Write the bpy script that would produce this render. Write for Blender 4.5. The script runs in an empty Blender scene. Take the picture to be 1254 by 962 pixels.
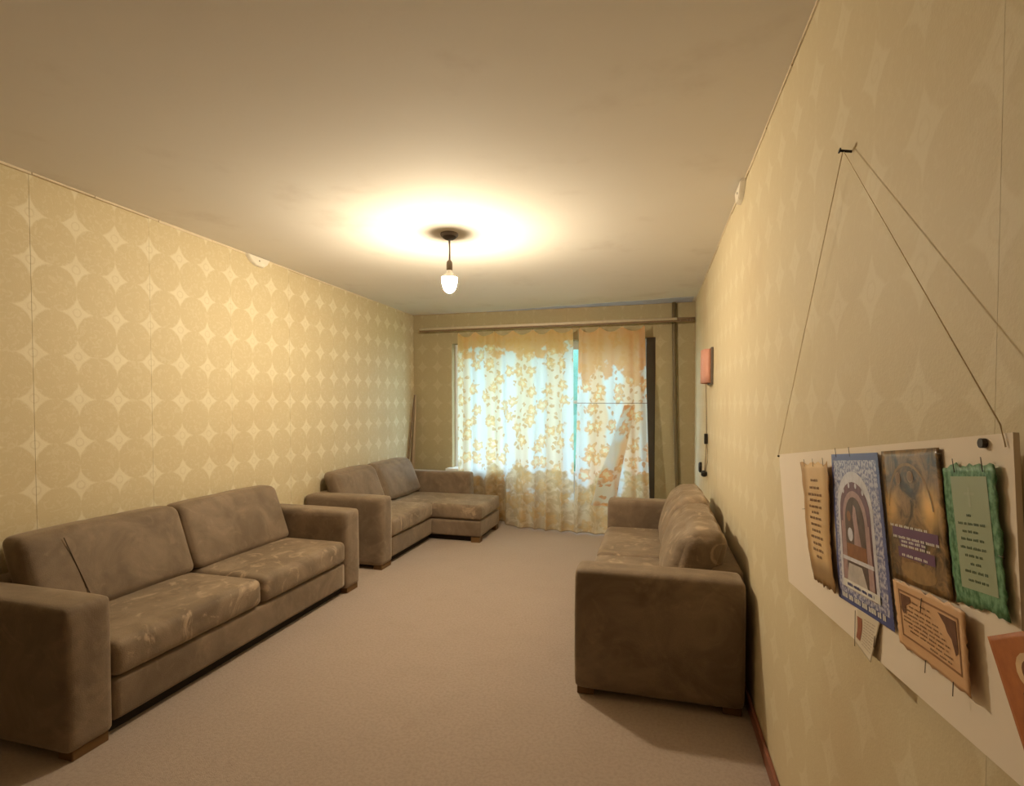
import bpy, bmesh, math, random
from mathutils import Vector, noise
PI = math.pi
scene = bpy.context.scene
C = scene.collection

# ------------------------------------------------------------------ camera, light, exposure
CAM_H = 1.3711
cam_data = bpy.data.cameras.new('camera')
cam = bpy.data.objects.new('camera', cam_data)
C.objects.link(cam)
cam.location = (0.0, 0.0, CAM_H)
cam.rotation_euler = (PI / 2 - 0.0269, 0.0, 0.2666)
cam_data.sensor_fit = 'HORIZONTAL'
cam_data.sensor_width = 36.0
cam_data.lens = 632.86 / 1254 * 36.0
cam_data.shift_y = 32.16 / 1254
cam_data.clip_start = 0.02
scene.camera = cam

SKY_STRENGTH = 2.6
BULB_STRENGTH = 330.0
world = bpy.data.worlds.new('sky')
scene.world = world
world.use_nodes = True
wb = world.node_tree.nodes['Background']
wb.inputs['Color'].default_value = (0.60, 0.82, 1.0, 1)
wb.inputs['Strength'].default_value = SKY_STRENGTH

scene.view_settings.view_transform = 'Standard'
scene.view_settings.look = 'None'
scene.view_settings.gamma = 1.0
scene.view_settings.exposure = 1.5
scene.view_settings.use_curve_mapping = False

# room
XL, XR, YB, YF, H = -2.917, 0.437, 5.98, -2.2, 2.5

# ------------------------------------------------------------------ helpers
def tag(o, label=None, cat=None, group=None, kind=None):
    if label: o['label'] = label
    if cat: o['category'] = cat
    if group: o['group'] = group
    if kind: o['kind'] = kind
    return o

def link_mesh(name, bm, mat, parent=None, smooth=False, loc=None):
    me = bpy.data.meshes.new(name)
    bmesh.ops.recalc_face_normals(bm, faces=bm.faces)
    bm.to_mesh(me); bm.free()
    if smooth:
        for p in me.polygons: p.use_smooth = True
    me.materials.append(mat)
    o = bpy.data.objects.new(name, me)
    C.objects.link(o)
    if parent: o.parent = parent
    if loc: o.location = loc
    return o

def empty(name, loc=(0, 0, 0), label=None, cat=None, group=None):
    o = bpy.data.objects.new(name, None)
    o.empty_display_size = 0.1
    C.objects.link(o)
    o.location = loc
    return tag(o, label, cat, group)

def add_box(bm, x0, x1, y0, y1, z0, z1):
    v = [bm.verts.new((x, y, z)) for x in (x0, x1) for y in (y0, y1) for z in (z0, z1)]
    for f in ((0, 1, 3, 2), (4, 6, 7, 5), (0, 4, 5, 1), (2, 3, 7, 6), (0, 2, 6, 4), (1, 5, 7, 3)):
        bm.faces.new([v[i] for i in f])
    return v

def box(name, x0, x1, y0, y1, z0, z1, mat, parent=None, bevel=0.0, seg=3):
    bm = bmesh.new()
    add_box(bm, x0, x1, y0, y1, z0, z1)
    if bevel:
        bmesh.ops.bevel(bm, geom=list(bm.edges), offset=bevel, segments=seg, profile=0.5, affect='EDGES')
    return link_mesh(name, bm, mat, parent, smooth=False)

def add_tube(bm, pts, r, n=8, cap=True):
    rings = []
    pts = [Vector(p) for p in pts]
    for i, p in enumerate(pts):
        a = pts[max(0, i - 1)]; b = pts[min(len(pts) - 1, i + 1)]
        d = (b - a).normalized()
        ref = Vector((0, 0, 1)) if abs(d.z) < 0.9 else Vector((1, 0, 0))
        u = d.cross(ref).normalized(); w = d.cross(u).normalized()
        rr = r[i] if isinstance(r, (list, tuple)) else r
        rings.append([bm.verts.new(p + u * rr * math.cos(2 * PI * k / n) + w * rr * math.sin(2 * PI * k / n)) for k in range(n)])
    for A, B in zip(rings, rings[1:]):
        for k in range(n):
            bm.faces.new((A[k], A[(k + 1) % n], B[(k + 1) % n], B[k]))
    if cap:
        bm.faces.new(rings[0][::-1]); bm.faces.new(rings[-1])

def tube(name, pts, r, mat, parent=None, n=8):
    bm = bmesh.new(); add_tube(bm, pts, r, n)
    return link_mesh(name, bm, mat, parent, smooth=True)

def lathe(name, prof, mat, parent=None, n=32, center=(0, 0, 0)):
    bm = bmesh.new(); rings = []
    cx, cy, cz = center
    for r, z in prof:
        if r < 1e-5:
            rings.append([bm.verts.new((cx, cy, cz + z))])
        else:
            rings.append([bm.verts.new((cx + r * math.cos(2 * PI * k / n), cy + r * math.sin(2 * PI * k / n), cz + z)) for k in range(n)])
    for A, B in zip(rings, rings[1:]):
        for k in range(n):
            a, b = A[k % len(A)], A[(k + 1) % len(A)]
            c, d = B[(k + 1) % len(B)], B[k % len(B)]
            vs = []
            for v in (a, b, c, d):
                if v not in vs: vs.append(v)
            if len(vs) > 2: bm.faces.new(vs)
    return link_mesh(name, bm, mat, parent, smooth=True)

def sstep(a, b, x):
    t = max(0.0, min(1.0, (x - a) / (b - a))); return t * t * (3 - 2 * t)

# ------------------------------------------------------------------ materials
class NT:
    def __init__(self, name, rough=0.8):
        self.m = bpy.data.materials.new(name); self.m.use_nodes = True
        self.t = self.m.node_tree; self.b = self.t.nodes['Principled BSDF']
        self.b.inputs['Roughness'].default_value = rough
        self.b.inputs['Specular IOR Level'].default_value = 0.3
    def n(self, typ, **kw):
        nd = self.t.nodes.new(typ)
        for k, v in kw.items():
            if k in nd.bl_rna.properties: setattr(nd, k, v)
            else: nd.inputs[k].default_value = v
        return nd
    def l(self, a, b): self.t.links.new(a, b)
    def math(self, op, a, b=None, c=None):
        nd = self.t.nodes.new('ShaderNodeMath'); nd.operation = op
        for i, x in enumerate((a, b, c)):
            if x is None: continue
            if isinstance(x, (int, float)): nd.inputs[i].default_value = x
            else: self.l(x, nd.inputs[i])
        return nd.outputs[0]
    def step(self, a, b, x):
        nd = self.t.nodes.new('ShaderNodeMapRange'); nd.interpolation_type = 'SMOOTHSTEP'
        self.l(x, nd.inputs[0]); nd.inputs[1].default_value = a; nd.inputs[2].default_value = b
        return nd.outputs[0]
    def mix(self, f, a, b, blend='MIX'):
        nd = self.t.nodes.new('ShaderNodeMix'); nd.data_type = 'RGBA'; nd.blend_type = blend
        for s, x in ((nd.inputs[0], f), (nd.inputs[6], a), (nd.inputs[7], b)):
            if isinstance(x, (int, float)): s.default_value = x
            elif isinstance(x, (tuple, list)): s.default_value = (*x, 1) if len(x) == 3 else x
            else: self.l(x, s)
        return nd.outputs[2]
    def noise(self, scale, detail=3, vec=None, rough=0.55, dist=0.0):
        nd = self.n('ShaderNodeTexNoise'); nd.inputs['Scale'].default_value = scale
        nd.inputs['Detail'].default_value = detail; nd.inputs['Roughness'].default_value = rough
        nd.inputs['Distortion'].default_value = dist
        if vec is not None: self.l(vec, nd.inputs['Vector'])
        return nd.outputs['Fac']
    def obj(self): return self.n('ShaderNodeTexCoord').outputs['Object']
    def uv(self): return self.n('ShaderNodeTexCoord').outputs['UV']
    def sep(self, v):
        nd = self.n('ShaderNodeSeparateXYZ'); self.l(v, nd.inputs[0]); return nd.outputs
    def bump(self, h, strength=0.2, dist=0.01):
        nd = self.n('ShaderNodeBump'); nd.inputs['Strength'].default_value = strength
        nd.inputs['Distance'].default_value = dist; self.l(h, nd.inputs['Height'])
        self.l(nd.outputs[0], self.b.inputs['Normal'])
    def color(self, c):
        if isinstance(c, tuple): self.b.inputs['Base Color'].default_value = (*c, 1)
        else: self.l(c, self.b.inputs['Base Color'])

def plain(name, col, rough=0.6, var=0.12, scale=30, metal=0.0):
    t = NT(name, rough)
    f = t.noise(scale, 3, t.obj())
    t.color(t.mix(f, tuple(c * (1 - var) for c in col), tuple(min(1, c * (1 + var)) for c in col)))
    t.b.inputs['Metallic'].default_value = metal
    return t.m

def wallpaper(name, axis, u0, v0, ground, star, pu=0.205, pv=0.225):
    t = NT(name, 0.62)
    o = t.obj(); s = t.sep(o)
    U = s[axis]; V = s[2]
    def cell(x, x0, p):
        f = t.math('FRACT', t.math('DIVIDE', t.math('SUBTRACT', x, x0), p))
        return t.math('SUBTRACT', f, 0.5)
    cu = cell(U, u0, pu); cv = cell(V, v0, pv)
    wob = t.math('MULTIPLY', t.math('SUBTRACT', t.noise(30, 3, o), 0.5), 0.07)
    r = t.math('ADD', t.math('SQRT', t.math('ADD', t.math('MULTIPLY', cu, cu), t.math('MULTIPLY', cv, cv))), wob)
    starm = t.step(0.492, 0.545, r)
    # small ring drawn inside each star
    du = t.math('SUBTRACT', 0.5, t.math('ABSOLUTE', cu)); dv = t.math('SUBTRACT', 0.5, t.math('ABSOLUTE', cv))
    r2 = t.math('ADD', t.math('SQRT', t.math('ADD', t.math('MULTIPLY', du, du), t.math('MULTIPLY', dv, dv))), wob)
    ring = t.math('SUBTRACT', 1.0, t.step(0.0, 0.03, t.math('ABSOLUTE', t.math('SUBTRACT', r2, 0.09))))
    starm = t.math('MULTIPLY', starm, t.math('SUBTRACT', 1.0, t.math('MULTIPLY', ring, 0.55)))
    # leafy relief inside the circles
    leaf = t.step(0.5, 0.62, t.noise(34, 3, o, 0.6, 1.2))
    mott = t.noise(1.7, 4, o)
    fade = t.math('ADD', 0.25, t.math('MULTIPLY', t.math('ADD', mott, t.noise(14, 3, o)), 0.6))
    g = t.mix(t.math('MULTIPLY', leaf, 0.28), ground, star)
    col = t.mix(t.math('MULTIPLY', starm, fade), g, star)
    dirt = t.step(0.52, 0.75, t.noise(0.9, 5, o))
    col = t.mix(t.math('MULTIPLY', dirt, 0.35), col, (0.50, 0.34, 0.17))
    spot = t.step(0.70, 0.78, t.noise(3.1, 2, o))
    col = t.mix(t.math('MULTIPLY', spot, 0.30), col, (0.45, 0.25, 0.11))
    t.color(col)
    t.bump(t.math('ADD', t.noise(180, 2, o), t.math('MULTIPLY', starm, 0.6)), 0.25, 0.002)
    return t.m

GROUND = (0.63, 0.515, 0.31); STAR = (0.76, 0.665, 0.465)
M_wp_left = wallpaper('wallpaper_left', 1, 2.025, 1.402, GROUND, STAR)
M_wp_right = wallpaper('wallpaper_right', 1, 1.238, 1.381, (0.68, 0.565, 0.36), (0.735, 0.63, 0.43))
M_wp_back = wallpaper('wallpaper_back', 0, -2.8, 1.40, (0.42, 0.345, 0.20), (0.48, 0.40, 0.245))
M_wall = plain('bare_wall', (0.42, 0.31, 0.17), 0.9)
M_trim_light = plain('paper_edge', (0.74, 0.62, 0.44), 0.8)

t = NT('ceiling_paint', 0.85); o = t.obj()
c = t.mix(t.noise(1.1, 5, o), (0.74, 0.68, 0.60), (0.81, 0.765, 0.69))
c = t.mix(t.math('MULTIPLY', t.step(0.55, 0.8, t.noise(2.6, 6, o)), 0.35), c, (0.52, 0.43, 0.34))
t.color(c); t.bump(t.noise(9, 5, o), 0.15, 0.01); M_ceiling = t.m

t = NT('carpet', 0.95); o = t.obj()
c = t.mix(t.noise(1.6, 5, o), (0.39, 0.295, 0.232), (0.47, 0.365, 0.295))
c = t.mix(t.math('MULTIPLY', t.step(0.45, 0.75, t.noise(6, 5, o)), 0.3), c, (0.36, 0.275, 0.205))
c = t.mix(t.math('MULTIPLY', t.step(0.64, 0.72, t.noise(4.3, 4, o)), 0.22), c, (0.30, 0.20, 0.13))
c = t.mix(t.math('MULTIPLY', t.noise(420, 2, o), 0.35), c, (0.54, 0.43, 0.35))
c = t.mix(t.math('MULTIPLY', t.step(.4, .65, t.noise(75, 3, o)), 0.35), c, (0.30, 0.225, 0.17))
t.color(c); t.b.inputs['Sheen Weight'].default_value = 0.25
t.bump(t.math('ADD', t.noise(330, 3, o), t.math('MULTIPLY', t.noise(90, 3, o), .5)), 0.6, 0.006); M_carpet = t.m

def velour(name, dark, light, seed=0.0, hi=0.18):
    t = NT(name, 0.75); o = t.obj()
    mp = t.n('ShaderNodeMapping'); mp.inputs['Location'].default_value = (seed, seed * 1.7, seed * 0.6)
    t.l(o, mp.inputs[0]); o = mp.outputs[0]
    a = t.step(0.30, 0.70, t.noise(3.8, 5, o, 0.6, 0.9))
    c = t.mix(a, dark, light)
    b = t.step(0.53, 0.70, t.noise(6, 5, o, 0.6, 2.2))
    c = t.mix(t.math('MULTIPLY', b, hi), c, tuple(min(1, x * 1.75) for x in light))  # lighter patches: sheen of the nap painted into the colour
    c = t.mix(t.math('MULTIPLY', t.noise(160, 2, o), 0.25), c, dark)
    t.color(c)
    t.b.inputs['Sheen Weight'].default_value = 0.45
    t.b.inputs['Sheen Roughness'].default_value = 0.4
    t.b.inputs['Sheen Tint'].default_value = (0.95, 0.8, 0.62, 1)
    t.bump(t.math('ADD', t.noise(240, 2, o), t.math('MULTIPLY', t.noise(9, 4, o, .5, 1.0), 1.2)), 0.22, 0.008)
    return t.m
M_vel = velour('taupe_velour', (0.155, 0.108, 0.070), (0.26, 0.188, 0.127))
M_vel_seat = velour('taupe_velour_seat', (0.16, 0.112, 0.073), (0.30, 0.22, 0.148), 3.1, 0.85)  # paler seat copy: direct light on the seats painted into the cloth
M_dark = plain('dark_plinth', (0.02, 0.014, 0.01), 0.8)
M_wood = plain('foot_wood', (0.16, 0.085, 0.03), 0.5)
M_base = plain('baseboard_paint', (0.26, 0.10, 0.06), 0.45)
M_seam = plain('seam_thread', (0.09, 0.06, 0.035), 0.9)

# ------------------------------------------------------------------ structure
def structure(o): o['kind'] = 'structure'; return o
structure(box('floor', XL, XR, YF, YB, -0.12, 0, M_carpet))
structure(box('ceiling', XL - .15, XR + .15, YF - .15, YB + .3, H, H + 0.15, M_ceiling))
wl = structure(box('wall_left', XL - 0.15, XL, YF, YB, -0.12, H, M_wall))
wr = structure(box('wall_right', XR, XR + 0.15, YF, YB, -0.12, H, M_wall))
structure(box('wall_front', XL - .15, XR + .15, YF - 0.15, YF, -0.12, H, plain('wall_front_paper', (0.22, 0.15, 0.09), 0.8)))
# back wall with a window-and-door opening
OX0, OX1, OZ0, OZ1 = -2.40, 0.02, 0.56, 2.13
DX0 = -1.02            # balcony door from here to OX1
bm = bmesh.new()
add_box(bm, XL - .15, OX0, YB, YB + .3, -.12, H)
add_box(bm, OX1, XR + .15, YB, YB + .3, -.12, H)
add_box(bm, OX0, OX1, YB, YB + .3, OZ1, H)
add_box(bm, OX0, DX0, YB, YB + .3, -.12, OZ0)
wbk = structure(link_mesh('wall_back', bm, M_wall))

# wallpaper in strips, butt joints left open a hair
SW, TH, GAP = 0.615, 0.0014, 0.0014
random.seed(4)
def strips_side(parent, x, sgn, seam0, mat, ztop, GAP=GAP):
    k0 = math.floor((YF - seam0) / SW); y = seam0 + k0 * SW
    while y < YB:
        a, b = max(y, YF) + GAP / 2, min(y + SW, YB) - GAP / 2
        if b - a > 0.02:
            z1 = ztop + random.uniform(-.006, .006)
            th = TH * random.uniform(0.8, 1.3)
            bm = bmesh.new()
            add_box(bm, min(x, x + sgn * th), max(x, x + sgn * th), a, b, 0.002, z1)
            link_mesh('wallpaper_strip', bm, mat, parent)
        y += SW
strips_side(wl, XL, 1, 1.82, M_wp_left, H - 0.012)
strips_side(wr, XR, -1, 0.826, M_wp_right, H - 0.012, 0.0003)
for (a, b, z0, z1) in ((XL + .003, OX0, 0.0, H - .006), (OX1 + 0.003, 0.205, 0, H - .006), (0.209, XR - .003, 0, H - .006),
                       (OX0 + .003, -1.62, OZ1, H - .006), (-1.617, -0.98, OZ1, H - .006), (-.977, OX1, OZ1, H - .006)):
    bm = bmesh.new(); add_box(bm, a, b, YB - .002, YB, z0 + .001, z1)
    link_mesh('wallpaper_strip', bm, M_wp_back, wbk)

# ragged paper edge at the ceiling, the light it catches painted in as pale
def edge_trim(name, x, sgn):
    bm = bmesh.new(); y = YF
    random.seed(name)
    while y < YB - 0.05:
        y2 = min(YB - .03, y + random.uniform(.12, .45))
        h = random.uniform(.006, .016)
        add_box(bm, min(x + sgn * .001, x + sgn * .006), max(x + sgn * .001, x + sgn * .006), y, y2 - .004, H - h, H - .0005)
        y = y2
    structure(link_mesh(name, bm, M_trim_light))
edge_trim('trim_1', XL, 1); edge_trim('trim_2', XR, -1)

# thin grey-blue strip along the ceiling's far edge, wider to the right
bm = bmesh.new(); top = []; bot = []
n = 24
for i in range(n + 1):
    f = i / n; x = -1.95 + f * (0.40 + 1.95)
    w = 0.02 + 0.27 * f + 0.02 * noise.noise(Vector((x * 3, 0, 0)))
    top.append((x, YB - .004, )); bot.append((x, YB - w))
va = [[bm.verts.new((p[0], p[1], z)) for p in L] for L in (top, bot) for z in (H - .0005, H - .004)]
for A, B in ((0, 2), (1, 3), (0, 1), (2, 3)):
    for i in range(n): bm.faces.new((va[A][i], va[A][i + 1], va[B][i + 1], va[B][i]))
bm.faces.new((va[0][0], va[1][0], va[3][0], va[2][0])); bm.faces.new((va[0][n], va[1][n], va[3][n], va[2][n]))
structure(link_mesh('trim_3', bm, plain('grey_blue_strip', (0.52, 0.53, 0.60), 0.9, 0.25, 6)))

structure(box('baseboard_right', XR - .018, XR - .0028, YF, YB - .004, 0.0, 0.055, M_base, None, 0.004, 2))
structure(box('baseboard_left', XL + .0035, XL + .018, YF, YB - .004, 0.0, 0.055, M_base, None, 0.004, 2))
structure(box('baseboard_back', OX1 + .005, XR - .02, YB - .018, YB - .0028, 0.0, 0.055, M_base, None, 0.004, 2))

# ---- window, sill, balcony door
M_frame = plain('white_paint', (0.78, 0.78, 0.76), 0.4, 0.06, 8)
M_post = plain('dark_post', (0.085, 0.068, 0.055), 0.4, 0.15, 5)  # dark grey-brown of the upright beside the right curtain
t = NT('glass'); nt = t.t
for nd in list(nt.nodes):
    if nd.type == 'BSDF_PRINCIPLED': nt.nodes.remove(nd)
out = [nd for nd in nt.nodes if nd.type == 'OUTPUT_MATERIAL'][0]
tr = t.n('ShaderNodeBsdfTransparent'); tr.inputs[0].default_value = (0.93, 0.98, 0.99, 1)
gl = t.n('ShaderNodeBsdfGlossy'); gl.inputs['Roughness'].default_value = 0.02
mx = t.n('ShaderNodeMixShader'); mx.inputs[0].default_value = 0.06
t.l(tr.outputs[0], mx.inputs[1]); t.l(gl.outputs[0], mx.inputs[2]); t.l(mx.outputs[0], out.inputs[0]); M_glass = t.m

FY0, FY1 = YB + .10, YB + .16
def frame_boxes(name, rects, parent, mat=M_frame, y0=FY0, y1=FY1):
    for (a, b, c_, d) in rects: box(name, a, b, y0, y1, c_, d, mat, parent, 0.004, 1)
win = structure(box('window_1', OX0, DX0, FY0 - .01, FY1 + .01, OZ0, OZ0 + .05, M_frame))
frame_boxes('window_frame', [(OX0, OX0 + .06, OZ0 + .05, OZ1), (-1.66, -1.58, OZ0 + .05, OZ1 - .06), (DX0 - .06, DX0, OZ0 + .05, OZ1), (OX0 + .06, DX0 - .06, OZ1 - .06, OZ1)], win)
for (a, b) in ((OX0 + .06, -1.66), (-1.58, DX0 - .06)):
    box('window_pane', a, b, YB + .128, YB + .132, OZ0 + .05, OZ1 - .06, M_glass, win)
box('window_sill', OX0 - .05, DX0 - .03, YB - .11, FY0 - .012, OZ0 + .002, OZ0 + .042, plain('sill_paint', (0.82, 0.80, 0.76), 0.4), win, 0.006, 2)
door = structure(box('door_1', DX0 + .002, OX1 - .1, FY0, FY1, 0.0, 0.10, M_frame))
frame_boxes('door_frame', [(DX0 + .002, DX0 + .09, .10, OZ1 - .002), (-.19, OX1 - .1, .10, OZ1 - .002), (DX0 + .09, -.19, OZ1 - .1, OZ1 - .002), (DX0 + .09, -.19, 0.50, .58), (DX0 + .09, -.19, 1.39, 1.43)], door)
box('door_panel', DX0 + .09, -.19, FY0 + .015, FY1 - .015, .10, .50, M_frame, door)
for (a, b) in ((.58, 1.39), (1.43, OZ1 - .1)):
    box('door_pane', DX0 + .09, -.19, YB + .128, YB + .132, a, b, M_glass, door)
box('door_post', OX1 - .098, OX1 + .001, YB + .012, FY1, 0.0, OZ1 - .002, M_post, door, 0.004, 1)

# ---- tree and lawn seen as a sliver between the curtains
structure(box('ground', -30, 30, YB + .32, 60, -3.2, -3.0, plain('grass_ground', (0.10, 0.2, 0.08), 0.9)))
M_leaf = plain('tree_leaves', (0.11, 0.22, 0.16), 0.8, 0.4, 3)
M_bark = plain('tree_bark', (0.12, 0.09, 0.06), 0.9)
tree = empty('tree', (-2.3, 17, -3.0), 'leafy green tree outside, glimpsed between the two curtains', 'tree')
bm = bmesh.new(); random.seed(9)
for i in range(14):
    c0 = Vector((random.uniform(-2.8, 2.8), random.uniform(-1.2, 1.2), random.uniform(3.0, 7.2)))
    r = random.uniform(.9, 1.6)
    d = bmesh.ops.create_icosphere(bm, subdivisions=3, radius=r)
    for v in d['verts']:
        v.co = c0 + v.co * (1 + .35 * noise.noise(v.co * 1.9 + c0))
link_mesh('crown', bm, M_leaf, tree, True)
tube('trunk', [(0, 0, 0), (.05, 0, 2), (0, .05, 4.5)], [.22, .17, .1], M_bark, tree)

# ------------------------------------------------------------------ soft furniture
def soft_box(name, x0, x1, y0, y1, z0, z1, mat, parent, r=0.04, puff=(0, 0, 0), wr=0.0, seed=0, n=(14, 18, 8), shear=0.0, squash=None):
    """box with rounded edges, bulging faces and wrinkles; shear leans x with height"""
    hx, hy, hz = (x1 - x0) / 2, (y1 - y0) / 2, (z1 - z0) / 2
    cx, cy, cz = (x0 + x1) / 2, (y0 + y1) / 2, (z0 + z1) / 2
    bm = bmesh.new(); key = {}
    def P(i, j, k):
        if (i, j, k) in key: return key[(i, j, k)]
        def dist(a, m):  # denser samples near the edges
            s = 2 * a / m - 1; return math.copysign(1 - (1 - abs(s)) ** 1.5, s)
        p = [dist(i, n[0]), dist(j, n[1]), dist(k, n[2])]
        q = Vector((p[0] * hx, p[1] * hy, p[2] * hz)); rr = min(r, hx, hy, hz)
        inner = Vector((max(-hx + rr, min(hx - rr, q.x)), max(-hy + rr, min(hy - rr, q.y)), max(-hz + rr, min(hz - rr, q.z))))
        d = q - inner
        if d.length > 1e-9: q = inner + d.normalized() * min(rr, max(abs(d.x), abs(d.y), abs(d.z)))
        bu = [1 - p[0] ** 4, 1 - p[1] ** 4, 1 - p[2] ** 2]
        q.x += math.copysign(puff[0] * bu[1] * bu[2], p[0]) * abs(p[0])
        q.y += math.copysign(puff[1] * bu[0] * bu[2], p[1]) * abs(p[1])
        q.z += math.copysign(puff[2] * bu[0] * bu[1], p[2]) * abs(p[2])
        if wr:
            s = Vector((q.x + seed * 3.1, q.y * 1.0 + seed, q.z))
            w = noise.noise(Vector((s.x * 5, s.y * 5, s.z * 5))) * .6 + (1 - abs(noise.noise(Vector((s.x * 9, s.y * 13, s.z * 5 + 7))))) * .5 - .4
            nn = q.normalized()
            q += Vector((nn.x * .7, nn.y * .3, nn.z * .9)) * w * wr
        q.x += shear * (q.z + hz)
        v = bm.verts.new((cx + q.x, cy + q.y, cz + q.z)); key[(i, j, k)] = v
        return v
    N = n
    def quad(a, b, c, d): bm.faces.new((P(*a), P(*b), P(*c), P(*d)))
    for i in range(N[0]):
        for j in range(N[1]):
            for k in (0, N[2]): quad((i, j, k), (i + 1, j, k), (i + 1, j + 1, k), (i, j + 1, k))
    for i in range(N[0]):
        for k in range(N[2]):
            for j in (0, N[1]): quad((i, j, k), (i + 1, j, k), (i + 1, j, k + 1), (i, j, k + 1))
    for j in range(N[1]):
        for k in range(N[2]):
            for i in (0, N[0]): quad((i, j, k), (i, j + 1, k), (i, j + 1, k + 1), (i, j, k + 1))
    return link_mesh(name, bm, mat, parent, True)

ARM_W, ARM_H, FOOT = 0.182, 0.60, 0.036
def arm(parent, s, d0, d1, y0, y1, h=ARM_H, z0=FOOT):
    a, b = sorted((s * d0, s * d1))
    soft_box('armrest', a, b, y0, y1, z0, h, M_vel, parent, r=.028, puff=(.003, .003, .005), n=(16, 8, 14), wr=.004, seed=y0)
def foot(parent, s, d0, d1, y0, y1):
    a, b = sorted((s * d0, s * d1)); box('foot', a, b, y0, y1, 0, FOOT + .006, M_wood, parent, .003, 1)

# --- long sofa in the left foreground
XB_L = -2.900
s1 = empty('sofa', (XB_L, 1.41, 0), 'long taupe velour sofa in the left foreground, cut by the photo edge', 'sofa', 'matching taupe sofas')
D, Ltot = 0.77, 2.03
def straight_sofa(root, s, mirror=False):
    yi0, yi1 = ARM_W, Ltot - ARM_W
    arm(root, s, .02, D, 0, ARM_W); arm(root, s, .02, D, Ltot - ARM_W, Ltot)
    a, b = sorted((s * .16, s * (D - .012)))
    soft_box('base', a, b, yi0 + .002, yi1 - .002, .062, .232, M_vel, root, r=.012, n=(6, 16, 6))
    a, b = sorted((s * .05, s * (D - .06)))
    box('plinth', a, b, yi0 - .02, yi1 + .02, .004, .06, M_dark, root)
    a, b = sorted((s * .0, s * .15))
    soft_box('back_frame', a, b, yi0 + .002, yi1 - .002, .062, .60, M_vel, root, r=.03, n=(6, 16, 10))
    for yy in (0.004, Ltot - ARM_W + .004):
        foot(root, s, D - .09, D - .012, yy + .022, yy + ARM_W - .022)
        foot(root, s, .03, .11, yy + .022, yy + ARM_W - .022)
straight_sofa(s1, 1)
ym = 1.02
for k, (a, b) in enumerate(((ARM_W + .004, ym - .003), (ym + .003, Ltot - ARM_W - .004))):
    soft_box('seat_cushion', .17, D + .004, a, b, .242, .392, M_vel_seat, s1, r=.035, puff=(.006, .002, .012), wr=.009, seed=k + 1, n=(26, 34, 8))
bc = []
for k, (a, b) in enumerate(((ARM_W + .03, ym - .006), (ym + .0, Ltot - ARM_W - .012))):
    bc.append(soft_box('back_cushion', .175, .325, a, b, .40, .775, M_vel, s1, r=.04, puff=(.014, .004, .008), wr=.010, seed=k + 5, n=(8, 30, 18), shear=-.36))
tube('seam', [(.205 + .13 - .36 * (z - .40) + .004, .43 - .16 * (z - .4), z) for z in (.42, .5, .6, .7, .745)], .0022, M_seam, bc[0], 6)

# --- sofa on the right wall, facing left
XB_R = 0.417
s3 = empty('sofa', (XB_R, 2.40, 0), 'taupe velour sofa with puffy back cushions against the right wall', 'sofa', 'matching taupe sofas')
straight_sofa(s3, -1)
for k, (a, b) in enumerate(((ARM_W + .004, 1.03), (1.036, Ltot - ARM_W - .004))):
    soft_box('seat_cushion', -D - .004, -.17, a, b, .242, .392, M_vel_seat, s3, r=.035, puff=(.006, .002, .012), wr=.008, seed=k + 11, n=(26, 34, 8))
for k, (a, b) in enumerate(((ARM_W + .03, 1.025), (1.03, Ltot - ARM_W - .02))):
    soft_box('back_cushion', -.37, -.16, a, b, .40, .765 - .01 * (1 - k), M_vel_seat, s3, r=.075, puff=(.035, .006, .015), wr=.036, seed=k + 21, n=(16, 34, 22), shear=.30)

# --- corner sofa with a chaise, far left
s2 = empty('corner_sofa', (XB_L, 3.81, 0), 'taupe corner sofa with a chaise end beside the curtained window', 'sofa')
YC0, YC1 = 4.84 - 3.81, 5.50 - 3.81          # chaise span
XCH = XB_L                                    # local x offset origin
Dm, Dch = 0.745, 1.25
arm(s2, 1, .0, Dm, 0, ARM_W)
arm(s2, 1, .0, .90, YC1 + .002, YC1 + .15, h=.605)
soft_box('base', .16, Dm - .012, ARM_W + .002, YC0 - .002, .062, .225, M_vel, s2, r=.012, n=(6, 12, 6))
box('plinth', .05, Dm - .06, ARM_W - .02, YC0 + .02, .004, .06, M_dark, s2)
soft_box('chaise_base', .16, Dch, YC0, YC1, .058, .215, M_vel, s2, r=.012, n=(12, 10, 6))
box('chaise_plinth', .18, Dch - .06, YC0 + .05, YC1 - .05, .004, .056, M_dark, s2)
soft_box('back_frame', 0, .15, ARM_W + .002, YC1 - .002, .062, .60, M_vel, s2, r=.03, n=(6, 16, 10))
soft_box('seat_cushion', .17, Dm + .002, ARM_W + .004, YC0 - .003, .236, .385, M_vel_seat, s2, r=.035, puff=(.006, .002, .012), wr=.008, seed=31, n=(24, 30, 8))
soft_box('chaise_cushion', .17, Dch + .006, YC0 + .002, YC1 - .004, .226, .372, M_vel_seat, s2, r=.03, puff=(.004, .002, .008), wr=.006, seed=32, n=(32, 24, 8))
for k, (a, b) in enumerate(((ARM_W + .01, .885), (.892, YC1 - .01))):
    soft_box('back_cushion', .17, .33, a, b, .40, .765, M_vel, s2, r=.055, puff=(.02, .006, .01), wr=.016, seed=k + 41, n=(10, 28, 18), shear=-.42)
foot(s2, 1, Dm - .09, Dm - .012, .016, ARM_W - .008); foot(s2, 1, .03, .11, .004, ARM_W - .004)
box('foot', Dch - .1, Dch - .01, YC0 + .01, YC0 + .09, 0, .056, M_wood, s2)
box('foot', Dch - .1, Dch - .01, YC1 - .09, YC1 - .01, 0, .056, M_wood, s2)

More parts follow.
